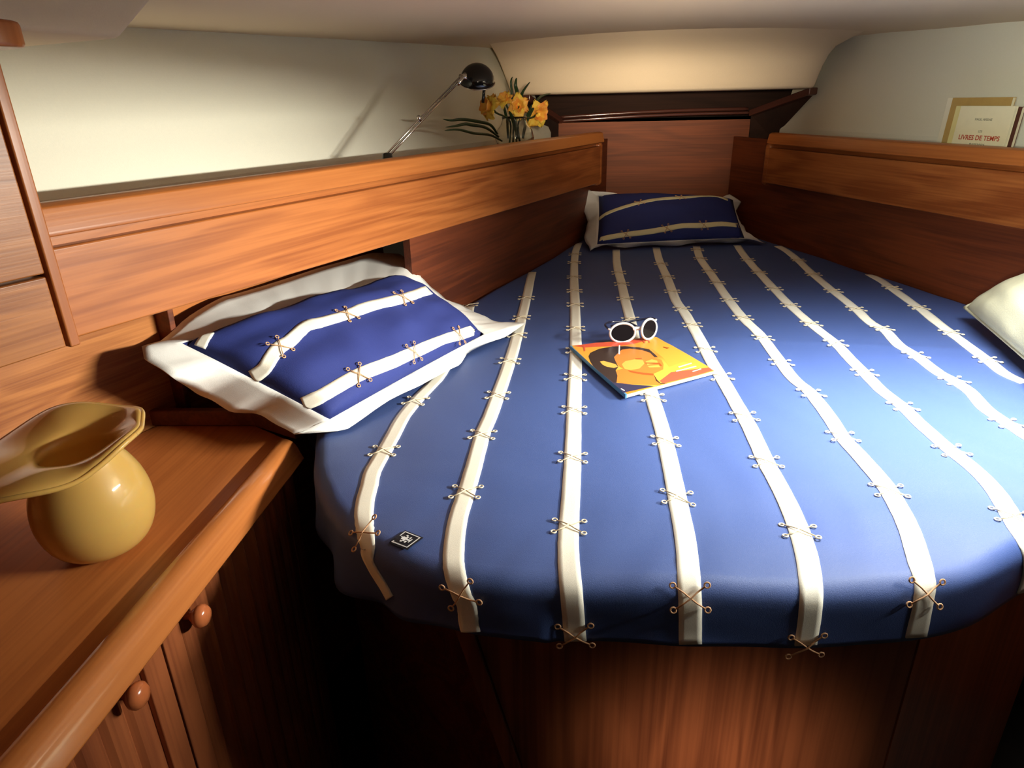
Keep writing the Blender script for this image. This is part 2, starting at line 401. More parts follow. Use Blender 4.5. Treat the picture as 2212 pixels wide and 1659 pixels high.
# ---------------------------------------------------------------- counter unit at the left
cu = empty('cabinet', (-.62, .45, 0), 'lower teak locker with fluted doors and round knobs, left of the berth', 'cabinet')
XD = -.478
XB = lambda y: (-1.057+.331*y)/.943   # back wall
body = prism('body', [(XD-.012, -.5), (XD-.012, .955), (-.60, 1.02), (XB(1.02)+.003, 1.02), (XB(-.5)+.003, -.5)], .0, .895, w_door, cu)
def door(y0, y1, knob_y):
    z0, z1 = .08, .893
    sw = .034
    d = hexa('door', [(XD-.012,y0,z0),(XD-.006,y0,z0),(XD-.006,y1,z0),(XD-.012,y1,z0),(XD-.012,y0,z1),(XD-.006,y0,z1),(XD-.006,y1,z1),(XD-.012,y1,z1)], w_door, cu)
    for a, b in ((y0, y0+sw), (y1-sw, y1)):
        box('door_stile', XD-.006, XD+.002, a, b, z0, z1, w_door, d, .0015)
    box('door_rail', XD-.006, XD+.001, y0+sw, y1-sw, z0, z0+.05, w_door, d, .0015)
    n = max(3, int(round((y1-y0-2*sw)/.034)))
    wdt = (y1-y0-2*sw)/n
    for i in range(n):
        a = y0+sw+i*wdt+.0006; b = a+wdt-.0012
        # fluted slat with rounded face
        V = []; 
        for z in (z0+.052, z1-.002):
            for q in range(7):
                t = q/6; V.append((XD-.006+0.0095*sin(pi*t)**.7 if 0 < t < 1 else XD-.006, a+(b-a)*t, z))
        f = [tuple(range(7)), tuple(range(7, 14))]+[(q, (q+1) % 7, 7+(q+1) % 7, 7+q) for q in range(7)]
        mesh('slat', V, f, w_door, d, smooth=False)
    kz = onpl(*knob_y, (XD+.018, .6, 0), (1, 0, 0))
    v, f = revolve_geo([(.006, 0), (.0055, .008), (.010, .013), (.0145, .019), (.0145, .024), (.011, .029), (.004, .031)], (XD+.001, kz.y, kz.z), 20, (1, 0, 0))
    mesh('knob', v, f, w_knob, d, smooth=True)
door(.563, .948, (427, 1330)); door(.17, .559, (288, 1502)); door(-.22, .166, (-100, 1900))
# worktop and raised edge
ct = empty('countertop', (-.62, .5, .897), 'orange teak worktop with raised front edge, carrying the yellow glass vase', 'worktop')
prism('top_board', [(-.494, -.5), (-.494, .985), (-.575, 1.035), (XB(1.035)+.004, 1.035), (XB(-.5)+.004, -.5)], .897, .92, w_top, ct, .001)
# raised edge (fiddle): rounded section
prof = [(-.500, .900), (-.500, .9265), (-.497, .9295), (-.489, .930), (-.482, .929), (-.476, .9268), (-.471, .923), (-.467, .9175), (-.464, .911), (-.457, .898), (-.460, .894)]
n = len(prof); V = []
for y, dy in ((-.5, 0), (.955, 1)):
    for (x, z) in prof: V.append((x, y + (dy*(-.3*(x+.475)) if dy else 0) + (.012 if dy else 0), z))
Fc = [tuple(range(n)), tuple(range(n, 2*n))]+[(i, (i+1) % n, n+(i+1) % n, n+i) for i in range(n)]
o = mesh('raised_edge', V, Fc, w_fid, ct, smooth=True); bevel(o, .0015, 2, 50)
w_fid.node_tree.nodes['Principled BSDF'].inputs['Coat Weight'].default_value = .8; w_fid.node_tree.nodes['Principled BSDF'].inputs['Coat Roughness'].default_value = .10
# low dark sill at the back of the counter and bulkhead post
a_, b_, c_ = onz(338, 922, .92), onz(548, 922, .92), onz(640, 952, .92)
def sill():
    p = [a_, b_, c_]; t = .016
    out = [(a_.x-.02, a_.y), (b_.x, b_.y), (c_.x, c_.y), (c_.x+.006, c_.y+t), (b_.x+.006, b_.y+t), (a_.x-.02, a_.y+t)]
    o = prism('trim_6', out, .921, .951, w_left2, None, .003); tag(o, 'low dark teak sill at the back of the worktop, under the pillow', kind='structure')
sill()
# divider between locker top and berth
p0 = FL(-1.215, -.19, 0); 
o = hexa('trim_7', [FL(-1.262,-.235,.92),FL(-1.262,-.175,.92),FL(-1.250,-.175,.92),FL(-1.250,-.235,.92),
                    FL(-1.262,-.235,1.30),FL(-1.262,-.155,1.30),FL(-1.250,-.155,1.30),FL(-1.250,-.235,1.30)], w_left2, None, .002)
tag(o, 'narrow upright teak divider behind the worktop below the left shelf', kind='structure')
# back panel above the worktop
o = extrude_profile('back_panel', [(-.2, .0), (-.2, 1.24), (-.222, 1.24), (-.222, .0)], FL, -2.6, -1.262, w_cab, wall_left)
o = extrude_profile('nook_panel', [(-.212, .0), (-.212, 1.27), (-.225, 1.27), (-.225, .0)], FL, -1.25, -.55, w_left, wall_left)

# ---------------------------------------------------------------- berth base, mattress, bedspread
bb = empty('bed_base', (.36, 1.7, 0), 'dark teak berth base with flame-grained front panel under the blue bedspread', 'bed base')
YF = .70
pe0, pe1 = onpl(985, 1370, (0, YF, 0), (0, 1, 0)), onpl(1050, 1550, (0, YF, 0), (0, 1, 0))
def bx(z): return pe0.x + (pe1.x-pe0.x)*(z-pe0.z)/(pe1.z-pe0.z)
def slab(name, x0f, x1f, z0, z1, y0, y1, mat, par, bev=.002):
    return hexa(name, [(x0f(z0),y0,z0),(x1f(z0),y0,z0),(x1f(z0),y1,z0),(x0f(z0),y1,z0),(x0f(z1),y0,z1),(x1f(z1),y0,z1),(x1f(z1),y1,z1),(x0f(z1),y1,z1)], mat, par, bev)
bxx = lambda z: bx(max(z, .40))
slab('corner_post', bxx, lambda z: bxx(z)+.025, .40, .845, YF, YF+.05, w_base, bb)
slab('front_panel', lambda z: bxx(z)+.025, lambda z: .44, .40, .845, YF+.006, YF+.03, w_base, bb)
slab('kick_panel', lambda z: bxx(.40)+.03, lambda z: .9, .0, .40, YF+.04, YF+.06, w_dark, bb)
prism('side_board', [(.442, YF+.006), (.95, 1.16), (.94, 1.18), (.43, YF+.03)], .0, .845, w_base, bb)
prism('side_board', [(bxx(.6), YF+.05), (bxx(.6)+.02, YF+.05), (-.40, 1.02), (-.42, 1.0)], .0, .845, w_left2, bb)
prism('bed_board', [(-.13, .70), (-.3, .82), (-.40, .98), (-.515, 1.12), (.07, 2.84), (.62, 2.84), (1.08, 1.36), (.93, 1.16), (.60, .87), (.43, .73)], .845, .862, w_base, bb)

def smooth_closed(P, n=8):
    P = [Vector((p[0], p[1], 0)) for p in P]; out = []; m = len(P)
    for i in range(m):
        p0, p1, p2, p3 = P[(i-1) % m], P[i], P[(i+1) % m], P[(i+2) % m]
        # centripetal-ish: plain Catmull-Rom with clamped tangents
        k = (p2-p1).length
        t1 = (p2-p0); t2 = (p3-p1)
        t1 = t1*(k/max(t1.length, 1e-6)); t2 = t2*(k/max(t2.length, 1e-6))
        for j in range(n):
            t = j/n; h1 = 2*t**3-3*t*t+1; h2 = -2*t**3+3*t*t; h3 = t**3-2*t*t+t; h4 = t**3-t*t
            out.append(p1*h1+p2*h2+t1*h3+t2*h4)
    return out
outl = [(-.03, .603), (-.14, .612), (-.235, .655), (-.325, .735), (-.388, .835), (-.425, .935), (-.455, 1.02), (-.505, 1.10), (-.46, 1.28), (-.29, 1.76), (-.11, 2.28), (.06, 2.76), (.12, 2.84),
        (.36, 2.85), (.59, 2.84), (.65, 2.74), (.82, 2.26), (1.0, 1.75), (1.135, 1.36), (1.06, 1.19), (.93, 1.03), (.78, .90), (.64, .79), (.52, .70), (.42, .645), (.30, .618), (.14, .607)]
OUT = smooth_closed(outl, 12)
cen = Vector((.33, 1.62, 0))
def is_front(p):  # 1 on the free front part of the outline, 0 on the hull sides
    if p.y < 1.0: return 1.0
    return max(0.0, 1-(p.y-1.0)/.12)
def top_z(x, y):
    z = .950
    z += .004*noise.noise(Vector((x*5, y*24, 2.2)))*max(0, min(1, (.95-y)/.2)) + .004*noise.noise(Vector((x*3.1+4, y*3.7, 7.7)))
    z += .0035*noise.noise(Vector((x*2.2, y*2.2, .3))) + .0018*noise.noise(Vector((x*7, y*4, 5.1))) 
    # creases running with the stripes and fold lines
    z += .0022*math.exp(-((y-1.42-.02*sin(x*5))/.012)**2) * (1 if x > .2 else .3)
    z += .0015*noise.noise(Vector((x*26+3*sin(y*6), y*5, 9.0)))
    return z
V = []; Fc = []; n = len(OUT)
rings = []
normals = []
for i in range(n):
    t = (OUT[(i+1) % n]-OUT[i-1]).normalized(); nn = Vector((t.y, -t.x, 0))
    if nn.dot(OUT[i]-cen) < 0: nn = -nn
    normals.append(nn)
for i in range(n): pass
arc = [0]
for i in range(1, n): arc.append(arc[-1]+(OUT[i]-OUT[i-1]).length)
r = .026
R_IN = 40
top_rings = [k/R_IN for k in range(1, R_IN+1)]
V.append((cen.x, cen.y, top_z(cen.x, cen.y)))
def ringidx(k): return 1+k*n
for s in top_rings:
    for i in range(n):
        q = OUT[i]-normals[i]*r; q = cen+(q-cen)*s
        V.append((q.x, q.y, top_z(q.x, q.y)))
nk = len(top_rings)
for a in (15, 30, 45, 60, 75, 90):
    for i in range(n):
        q = OUT[i]-normals[i]*(r-r*sin(radians(a))); z = top_z(q.x, q.y)-r+r*cos(radians(a))
        V.append((q.x, q.y, z)); 
    nk += 1
HEM = 8
for k in range(1, HEM+1):
    t = k/HEM
    for i in range(n):
        p = OUT[i]; fr = is_front(p)
        left = math.exp(-((p.x+.30)/.11)**2)*fr if p.x < .1 else 0
        hemz = .872 - .028*left + .003*sin(arc[i]*17) if fr > 0 else .88
        z0 = .924; z = z0+(hemz-z0)*t
        fold = t*(.004*sin(arc[i]*19+1)+.006*noise.noise(Vector((arc[i]*9, 0, t)))*1.0 + left*.012*sin(arc[i]*46)) * fr
        q = p+normals[i]*(fold+.002*fr*t)
        V.append((q.x, q.y, z))
    nk += 1
for i in range(n): Fc.append((0, 1+i, 1+(i+1) % n))
for k in range(nk-1):
    for i in range(n):
        a, b = ringidx(k), ringidx(k+1)
        Fc.append((a+i, a+(i+1) % n, b+(i+1) % n, b+i))
SP = mesh('bedspread', V, Fc, blue, smooth=True, origin=(.36, 1.6, .872))
tag(SP, 'large blue bedspread with cream laced tapes covering the berth mattress', 'bedspread')
m_ = SP.modifiers.new('thick', 'SOLIDIFY'); m_.thickness = .003; m_.offset = -1
bvh_bed = BVHTree.FromPolygons([Vector(v) for v in V], [f for f in Fc])
# mattress below
MP = [OUT[i]-normals[i]*.010 for i in range(0, n, 4)]
mt = prism('mattress', [(p.x, p.y) for p in MP], .864, .938, white_c, None, .02); tag(mt, 'thick berth mattress wholly under the blue bedspread', 'mattress')

def hit(bvh, x, y, maxn=None):
    d = ray(x, y); h = bvh.ray_cast(C0, d)
    if h[0] is None: return None
    nn = h[1]
    if nn.dot(d) > 0: nn = -nn
    return h[0], nn

def ribbon(name, bvh, px, w, mat, par, dens=5, lift=.0015, wob=.0012, seed=0, w1=None):
    pp = cat_rom([(x, y, 0) for x, y in px], dens)
    pts = []
    for q in pp:
        h = hit(bvh, q.x, q.y)
        if h: pts.append(h)
    if len(pts) < 3: return None
    V = []; n = len(pts)
    K = 5
    for layer in (0, 1):
        for i, (p, nn) in enumerate(pts):
            t = (pts[min(i+1, n-1)][0]-pts[max(i-1, 0)][0]).normalized(); side = t.cross(nn).normalized()
            ww = w if w1 is None else w+(w1-w)*i/(n-1)
            for k in range(K):
                u = (k/(K-1)-.5)*(ww+wob*noise.noise(Vector((i*.7, k > 2, seed))))
                q = p+side*u
                near = bvh.find_nearest(q)
                base = near[0] if near[0] is not None and (near[0]-q).length < .02 else q
                nb = nn
                V.append(base+nb*(lift if layer == 0 else -.0002))
    Fc = []; m = n*K
    for i in range(n-1):
        for k in range(K-1):
            a = i*K+k; Fc.append((a, a+1, a+K+1, a+K)); Fc.append((m+a, m+a+1, m+a+K+1, m+a+K))
        for k in (0, K-1): a = i*K+k; Fc.append((a, a+K, m+a+K, m+a))
    for i in (0, n-1):
        for k in range(K-1): a = i*K+k; Fc.append((a, a+1, m+a+1, m+a))
    o = mesh(name, V, Fc, mat, par, smooth=True)
    return o, pts
# crossed tie: two short cords over the tape, four eyelet rings
def tie_mesh(name, mat, w=.040, l=.029, r=.0010, ring=.0038):
    gs = []
    hw, hl = w/2-ring, l/2-ring*.6
    for s in (1, -1):
        gs.append(tube_geo([(-hw, -hl*s, .0022), (-hw*.45, -hl*s*.5, .0034), (0, 0, .0042+(.0012 if s > 0 else 0)), (hw*.45, hl*s*.5, .0034), (hw, hl*s, .0022)], r, 6))
    for sx in (1, -1):
        for sy in (1, -1):
            c = Vector((sx*(hw+ring*.7), sy*(hl+ring*.4), .0018))
            pts = [c+Vector((cos(q)*ring*.85, sin(q)*ring*.85, 0)) for q in [2*pi*k/10 for k in range(11)]]
            gs.append(tube_geo(pts, r*1.05, 5, False))
    v, f = join_geo(*gs)
    me = bpy.data.meshes.new(name); me.from_pydata([tuple(q) for q in v], [], f); me.materials.append(mat)
    for p in me.polygons: p.use_smooth = True
    return me
TIE = tie_mesh('crossed_tie', cord_m); TIEB = tie_mesh('crossed_tie', cord_b)
def put_tie(bvh, x, y, pts, par, me, scale=1.0):
    h = hit(bvh, x, y)
    if not h: return
    p, nn = h
    j = min(range(len(pts)), key=lambda i: (pts[i][0]-p).length)
    p = pts[j][0].copy(); nn = pts[j][1]
    t = (pts[min(j+2, len(pts)-1)][0]-pts[max(j-2, 0)][0]).normalized()
    t = (t-nn*t.dot(nn)).normalized(); sx = t.cross(nn).normalized()
    o = bpy.data.objects.new('crossed_tie', me); COL.objects.link(o); o.parent = par
    o.location = p+nn*.0004-wloc(par); o.scale = (scale,)*3
    o.rotation_euler = Matrix((sx, t, nn)).transposed().to_euler() if sx.cross(t).dot(nn) > 0 else Matrix((-sx, t, nn)).transposed().to_euler()
STR = [
 ([(962,792),(942,822),(905,860),(872,900),(850,940),(830,976),(805,1020),(798,1049),(789,1083),(786,1121),(789,1153),(795,1185),(794,1204),(808,1232),(827,1264),(842,1292)], [(907,866),(832,975),(790,1152)]),
 ([(1074,607),(1039,626),(1021,648),(1013,671),(1012,700)], [(1024,655)]),
 ([(1156,571),(1148,595),(1137,645),(1120,715),(1108,760),(1090,815),(1072,865),(1059,900),(1042,941),(1023,1010),(1007,1065),(991,1115),(982,1169),(980,1216),(985,1248),(996,1283),(1009,1311),(1012,1343),(1017,1365)], [(1133,646),(1125,681),(1114,726),(1100,781),(1076,852),(1047,937),(1004,1065),(997,1285)]),
 ([(1252,522),(1242,550),(1240,600),(1242,650),(1243,700),(1244,760),(1242,830),(1240,888),(1238,960),(1235,1040),(1229,1140),(1228,1200),(1235,1290),(1243,1384)], [(1243,549),(1241,569),(1240,600),(1241,629),(1241,660),(1243,707),(1243,765),(1243,817),(1240,888),(1236,995),(1228,1145),(1243,1376)]),
 ([(1331,540),(1333,575),(1343,615),(1352,655),(1364,700),(1372,740),(1385,790),(1400,830),(1413,872),(1437,955),(1463,1077),(1482,1180),(1490,1290),(1491,1391)], [(1334,589),(1343,617),(1352,648),(1366,688),(1413,865),(1437,955),(1463,1077),(1491,1295)]),
 ([(1417,535),(1425,565),(1441,600),(1460,650),(1478,675),(1507,725),(1535,778),(1563,825),(1590,872),(1620,925),(1655,1000),(1695,1075),(1727,1150),(1745,1215),(1752,1275),(1749,1330),(1738,1403)], [(1427,572),(1443,599),(1458,628),(1478,667),(1500,702),(1535,762),(1563,818),(1608,898),(1655,1000),(1730,1150),(1742,1388)]),
 ([(1504,532),(1513,560),(1538,595),(1568,640),(1605,688),(1640,722),(1680,775),(1715,820),(1752,851),(1790,900),(1820,945),(1870,1000),(1920,1062),(1960,1135),(1980,1195),(1997,1255),(1994,1300),(1978,1376)], [(1507,541),(1513,557),(1532,585),(1551,613),(1578,648),(1605,686),(1637,728),(1692,785),(1752,851),(1820,945),(1920,1062),(1993,1280)]),
 ([(1592,530),(1610,556),(1640,590),(1672,625),(1707,661),(1752,701),(1805,743),(1835,775),(1867,807),(1905,845),(1950,880),(2000,928),(2055,975),(2110,1020),(2150,1062),(2185,1118),(2208,1160),(2222,1200),(2215,1250),(2196,1300),(2172,1345)], [(1618,565),(1643,593),(1669,623),(1707,661),(1752,701),(1805,743),(1867,807),(1950,878),(2055,975),(2185,1120)]),
 ([(1680,532),(1700,543),(1724,563),(1757,594),(1800,630),(1849,669),(1880,698),(1912,715),(1940,745),(1978,769),(2025,805),(2061,824),(2098,850),(2130,885),(2176,916),(2230,950),(2300,985)], [(1724,563),(1757,594),(1800,630),(1849,669),(1908,712),(1978,769),(2061,824),(2176,914)]),
 ([(1831,572),(1850,580),(1873,591),(1900,605),(1926,623),(1985,666),(2015,690),(2054,720),(2100,755),(2133,779),(2170,808),(2215,828)], [(1873,591),(1926,623),(1985,666),(2054,720),(2133,779)]),
]
for k, (px, ties) in enumerate(STR):
    rb = ribbon('tape', bvh_bed, px, .0255, tape_m, SP, seed=k)
    if rb:
        o, pts = rb
        for (x, y) in ties: put_tie(bvh_bed, x, y, pts, o, TIEB if y > 1270 or (k == 0 and y > 1140) else TIE)  # ties on the front drop get tan cord, their shade put into the colour

# small woven badge near the foot of the spread
def badge():
    cs = [(841, 1176), (876, 1148), (916, 1164), (881, 1191)]
    H4 = [hit(bvh_bed, *c) for c in cs]
    nn = sum((h[1] for h in H4), Vector()).normalized()
    P = [h[0] for h in H4]
    bk = plain('badge_black', (.01,.012,.02), .6); wh = plain('badge_white', (.75,.76,.78), .6)
    V = []; Fc = []; fm = []
    def quad(u0, v0, u1, v1, lift, mi):
        k = len(V)
        for (u, v) in ((u0,v0),(u1,v0),(u1,v1),(u0,v1)):
            q = P[0]*(1-u)*(1-v)+P[1]*u*(1-v)+P[2]*u*v+P[3]*(1-u)*v
            near = bvh_bed.find_nearest(q); V.append(near[0]+nn*lift)
        Fc.append((k, k+1, k+2, k+3)); fm.append(mi)
    N_ = 6
    for i in range(N_):
        for j in range(N_): quad(i/N_, j/N_, (i+1)/N_, (j+1)/N_, .0022, 0)
    t = .05
    for (a, b, c, d) in ((.08,.08,.92,.08+t), (.08,.92-t,.92,.92), (.08,.08,.08+t,.92), (.92-t,.08,.92,.92)): quad(a, b, c, d, .0030, 1)
    for (a, b, c, d) in ((.40,.30,.60,.44), (.32,.42,.68,.52), (.45,.50,.55,.72), (.28,.56,.40,.64), (.60,.58,.72,.64), (.36,.70,.64,.75), (.50,.22,.56,.32), (.25,.36,.33,.46), (.68,.34,.76,.44)): quad(a, b, c, d, .0030, 1)
    me = bpy.data.meshes.new('badge'); off = wloc(SP)
    me.from_pydata([tuple(v-off) for v in V], [], Fc); me.materials.append(bk); me.materials.append(wh)
    for p, q in zip(me.polygons, fm): p.material_index = q
    o = bpy.data.objects.new('badge', me); COL.objects.link(o); o.parent = SP; o['label'] = 'small black diamond badge with white emblem'
badge()

# ---------------------------------------------------------------- pillows
def pillow_body(name, P, thick, mat, par=None, N_=26, back=.55, origin=None, pow_=.42, wr=.004, seed=0, pinch=.03, up=Vector((0, 0, 1))):
    """P: four seam corners (u0v0,u1v0,u1v1,u0v1)"""
    P = [Vector(p) for p in P]
    nn = (P[1]-P[0]).cross(P[3]-P[0]).normalized()
    if nn.dot(up) < 0: nn = -nn
    V = []; Fc = []
    def bil(u, v): return P[0]*(1-u)*(1-v)+P[1]*u*(1-v)+P[2]*u*v+P[3]*(1-u)*v
    cc = bil(.5, .5)
    def pt(u, v, s):
        q = bil(u, v)
        # seam edges curve inward between corners
        e = pinch*(4*u*(1-u)) ; f_ = pinch*(4*v*(1-v))
        du = (bil(min(1, u+.01), v)-bil(max(0, u-.01), v)).normalized(); dv = (bil(u, min(1, v+.01))-bil(u, max(0, v-.01))).normalized()
        q = q + dv*((.5-v)*2*e*.5) + du*((.5-u)*2*f_*.5)
        h = (max(0, 16*u*(1-u)*v*(1-v)))**pow_
        w_ = wr*(noise.noise(Vector((u*5+seed, v*5, s)))+.5*noise.noise(Vector((u*14+seed, v*3, s)))) * (h**.5)
        return q+nn*(s*thick*h*(1 if s > 0 else back)+w_)
    idx = {}
    for s in (1, -1):
        for i in range(N_+1):
            for j in range(N_+1):
                ed = i in (0, N_) or j in (0, N_)
                if s == -1 and ed: idx[(s, i, j)] = idx[(1, i, j)]; continue
                idx[(s, i, j)] = len(V); V.append(pt(i/N_, j/N_, s))
    for s in (1, -1):
        for i in range(N_):
            for j in range(N_): Fc.append((idx[(s,i,j)], idx[(s,i+1,j)], idx[(s,i+1,j+1)], idx[(s,i,j+1)]))
    o = mesh(name, V, Fc, mat, par, smooth=True, origin=origin)
    edge = lambda u, v: pt(u, v, 1)
    return o, BVHTree.FromPolygons(V, Fc), edge, nn
def flange(name, edge, Q, mat, par, seed=0, amp=.006, n=26, keep=(0, 1, 2, 3), nn=Vector((0,0,1)), th=.0016, minz=None, mids=None):
    """strip from the seam to the outer quad Q (same corner order)"""
    Q = [Vector(q) for q in Q]; K = 5
    per = []
    cu_ = [(0,0),(1,0),(1,1),(0,1)]
    for e in range(4):
        if e not in keep: continue
        a, b = cu_[e], cu_[(e+1) % 4]; qa, qb = Q[e], Q[(e+1) % 4]
        row = []
        pl = [qa]+[Vector(q) for q in (mids or {}).get(e, [])]+[qb]
        L_ = [0]
        for i in range(1, len(pl)): L_.append(L_[-1]+(pl[i]-pl[i-1]).length)
        def at(t):
            d = t*L_[-1]
            for i in range(1, len(pl)):
                if d <= L_[i]+1e-9: return pl[i-1].lerp(pl[i], (d-L_[i-1])/max(1e-9, L_[i]-L_[i-1]))
            return pl[-1]
        for i in range(n+1):
            t = i/n; u = a[0]+(b[0]-a[0])*t; v = a[1]+(b[1]-a[1])*t
            row.append((edge(u, v), at(t), e+t))
        per.append(row)
    V = []; Fc = []
    for row in per:
        base = len(V)
        for (p, q, s) in row:
            for k in range(K+1):
                t = k/K
                w_ = amp*t*noise.noise(Vector((s*7+seed, t*1.2, seed)))+amp*.5*sin(pi*t)*noise.noise(Vector((s*15, t, seed+3)))
                x = p.lerp(q, t)+nn*w_
                if minz is not None and x.z < minz: x.z = minz
                V.append(x)
        for i in range(len(row)-1):
            for k in range(K):
                a = base+i*(K+1)+k; Fc.append((a, a+1, a+K+2, a+K+1))
    o = mesh(name, V, Fc, mat, par, smooth=True)
    bm = bmesh.new(); bm.from_mesh(o.data); bmesh.ops.remove_doubles(bm, verts=bm.verts, dist=.0008); bmesh.ops.recalc_face_normals(bm, faces=bm.faces); bm.to_mesh(o.data); bm.free()
    m = o.modifiers.new('thick', 'SOLIDIFY'); m.thickness = th; m.offset = 0
    return o

# left pillow, leaning against the left side
LP = FL(0, 0, 0)
PLw = lambda x, y, off: onpl(x, y, FL(0, off, 0), nL)
fl = onz(712, 906, .980); fr_ = onz(1046, 722, .980)
br = PLw(870, 598, .012); bl = PLw(392, 742, -.085)
pl_root = empty('pillow', (fl+fr_)/2, 'blue pillow with white flange leaning on the left side of the berth beside the worktop', 'pillow', None)
_, bv1, ed1, n1 = pillow_body('pillow_body', [fl, fr_, br, bl], .052, navy, pl_root, pow_=.36, wr=.011, seed=2, pinch=.004, back=.45)
Q1 = [onz(634, 941, .957), onz(1135, 700, .958), PLw(908, 603, .0), PLw(306, 752, -.12)]
mids1 = {0: [onz(748, 925, .957), onz(838, 870, .958), onz(952, 811, .958), onz(995, 785, .958), onz(1010, 760, .958), onz(1086, 732, .957)],
         1: [onz(1060, 690, .958), onz(1012, 668, .962), onz(965, 652, .99)],
         2: [PLw(893, 565, -.03), PLw(862, 548, -.10), PLw(803, 548, -.15), PLw(640, 594, -.17), PLw(484, 642, -.18), PLw(398, 689, -.17), PLw(347, 733, -.15)],
         3: [PLw(311, 776, -.10), PLw(370, 812, -.04), onz(440, 852, 1.01), onz(500, 884, .99), onz(545, 887, .975)]}
flange('flange', ed1, Q1, white_c, pl_root, seed=1.3, amp=.010, nn=n1, minz=.9535, mids=mids1, n=40)
for k, (px, tt) in enumerate([
     ([(938,623),(900,636),(850,650),(800,662),(750,680),(705,693),(665,703),(645,718),(625,738),(605,750),(588,770),(570,798),(540,818)], [(865,639),(750,675),(600,747)]),
     ([(1046,705),(1000,722),(950,738),(893,762),(840,785),(775,810),(725,838),(690,858),(655,874),(648,878)], [(988,722),(893,762),(773,812)]),
     ([(458,712),(444,728),(432,750)], [])]):
    rb = ribbon('tape', bv1, px, .024 if k < 2 else .02, tape_m, pl_root, seed=20+k)
    if rb:
        for (x, y) in tt: put_tie(bv1, x, y, rb[1], rb[0], TIEB, .9)

# far pillow against the bow end
f0, f1 = onz(1290, 528, .978), onz(1608, 514, .978)
BW = lambda x, y, yy: onpl(x, y, (0, yy, 0), (0, 1, 0))
b0 = BW(1293, 424, 2.70); b1 = BW(1583, 432, 2.73)
fp = empty('pillow', (f0+f1)/2, 'dark navy pillow with white flange against the panel at the bow end', 'pillow')
_, bv2, ed2, n2 = pillow_body('pillow_body', [f0, f1, b1, b0], .055, navy, fp, pow_=.38, wr=.005, seed=9, pinch=.008, back=.4)
Q2 = [onz(1275, 541, .957), onz(1656, 526, .957), BW(1601, 437, 2.75), BW(1258, 408, 2.68)]
mids2 = {0: [onz(1310, 531, .958), onz(1345, 537, .957), onz(1410, 529, .958), onz(1470, 531, .957), onz(1520, 523, .958), onz(1575, 524, .957), onz(1625, 519, .958)],
         1: [onz(1612, 500, .99), BW(1596, 480, 2.70), BW(1587, 457, 2.72)],
         2: [BW(1572, 419, 2.76), BW(1560, 436, 2.79), BW(1480, 434, 2.79), BW(1380, 440, 2.79), BW(1326, 417, 2.70)],
         3: [BW(1258, 440, 2.66), BW(1270, 480, 2.60), onz(1262, 512, .985)]}
flange('flange', ed2, Q2, white_c, fp, seed=4.1, amp=.014, nn=n2, minz=.9535, mids=mids2, n=40)
for k, (px, tt) in enumerate([
     ([(1292,475),(1310,462),(1340,450),(1382,438),(1420,431),(1470,427),(1520,424),(1550,425),(1572,432)], [(1383,438),(1468,427)]),
     ([(1296,517),(1320,512),(1352,507),(1400,501),(1440,494),(1475,488),(1520,487),(1560,484),(1600,488)], [(1352,507),(1439,494),(1520,486)])]):
    rb = ribbon('tape', bv2, px, .021, tapey, fp, seed=30+k)
    if rb:
        for (x, y) in tt: put_tie(bv2, x, y, rb[1], rb[0], TIEB, .85)

# cream cushion on the right
a, b = Vector((.80, 1.08, .985)), onz(2084, 664, .985)
c = onz(2300, 556, 1.13); d = a+(c-b)*.98
cs = empty('cushion', (a+b)/2, 'plain cream cushion leaning on the right side of the berth at the right edge', 'cushion')
_, bv3, ed3, n3 = pillow_body('cushion_body', [a, b, c, d], .055, cream_c, cs, pow_=.45, wr=.009, seed=5, pinch=.004, back=.35, up=Vector((-1, -.3, .8)))
pts = [ed3(u, 0) for u in np.linspace(0, 1, 30)]+[ed3(1, v) for v in np.linspace(0, 1, 30)]+[ed3(u, 1) for u in np.linspace(1, 0, 30)]+[ed3(0, v) for v in np.linspace(1, 0, 30)]
mesh('piping', *tube_geo(pts, .0035, 6), cream_c, cs, smooth=True)

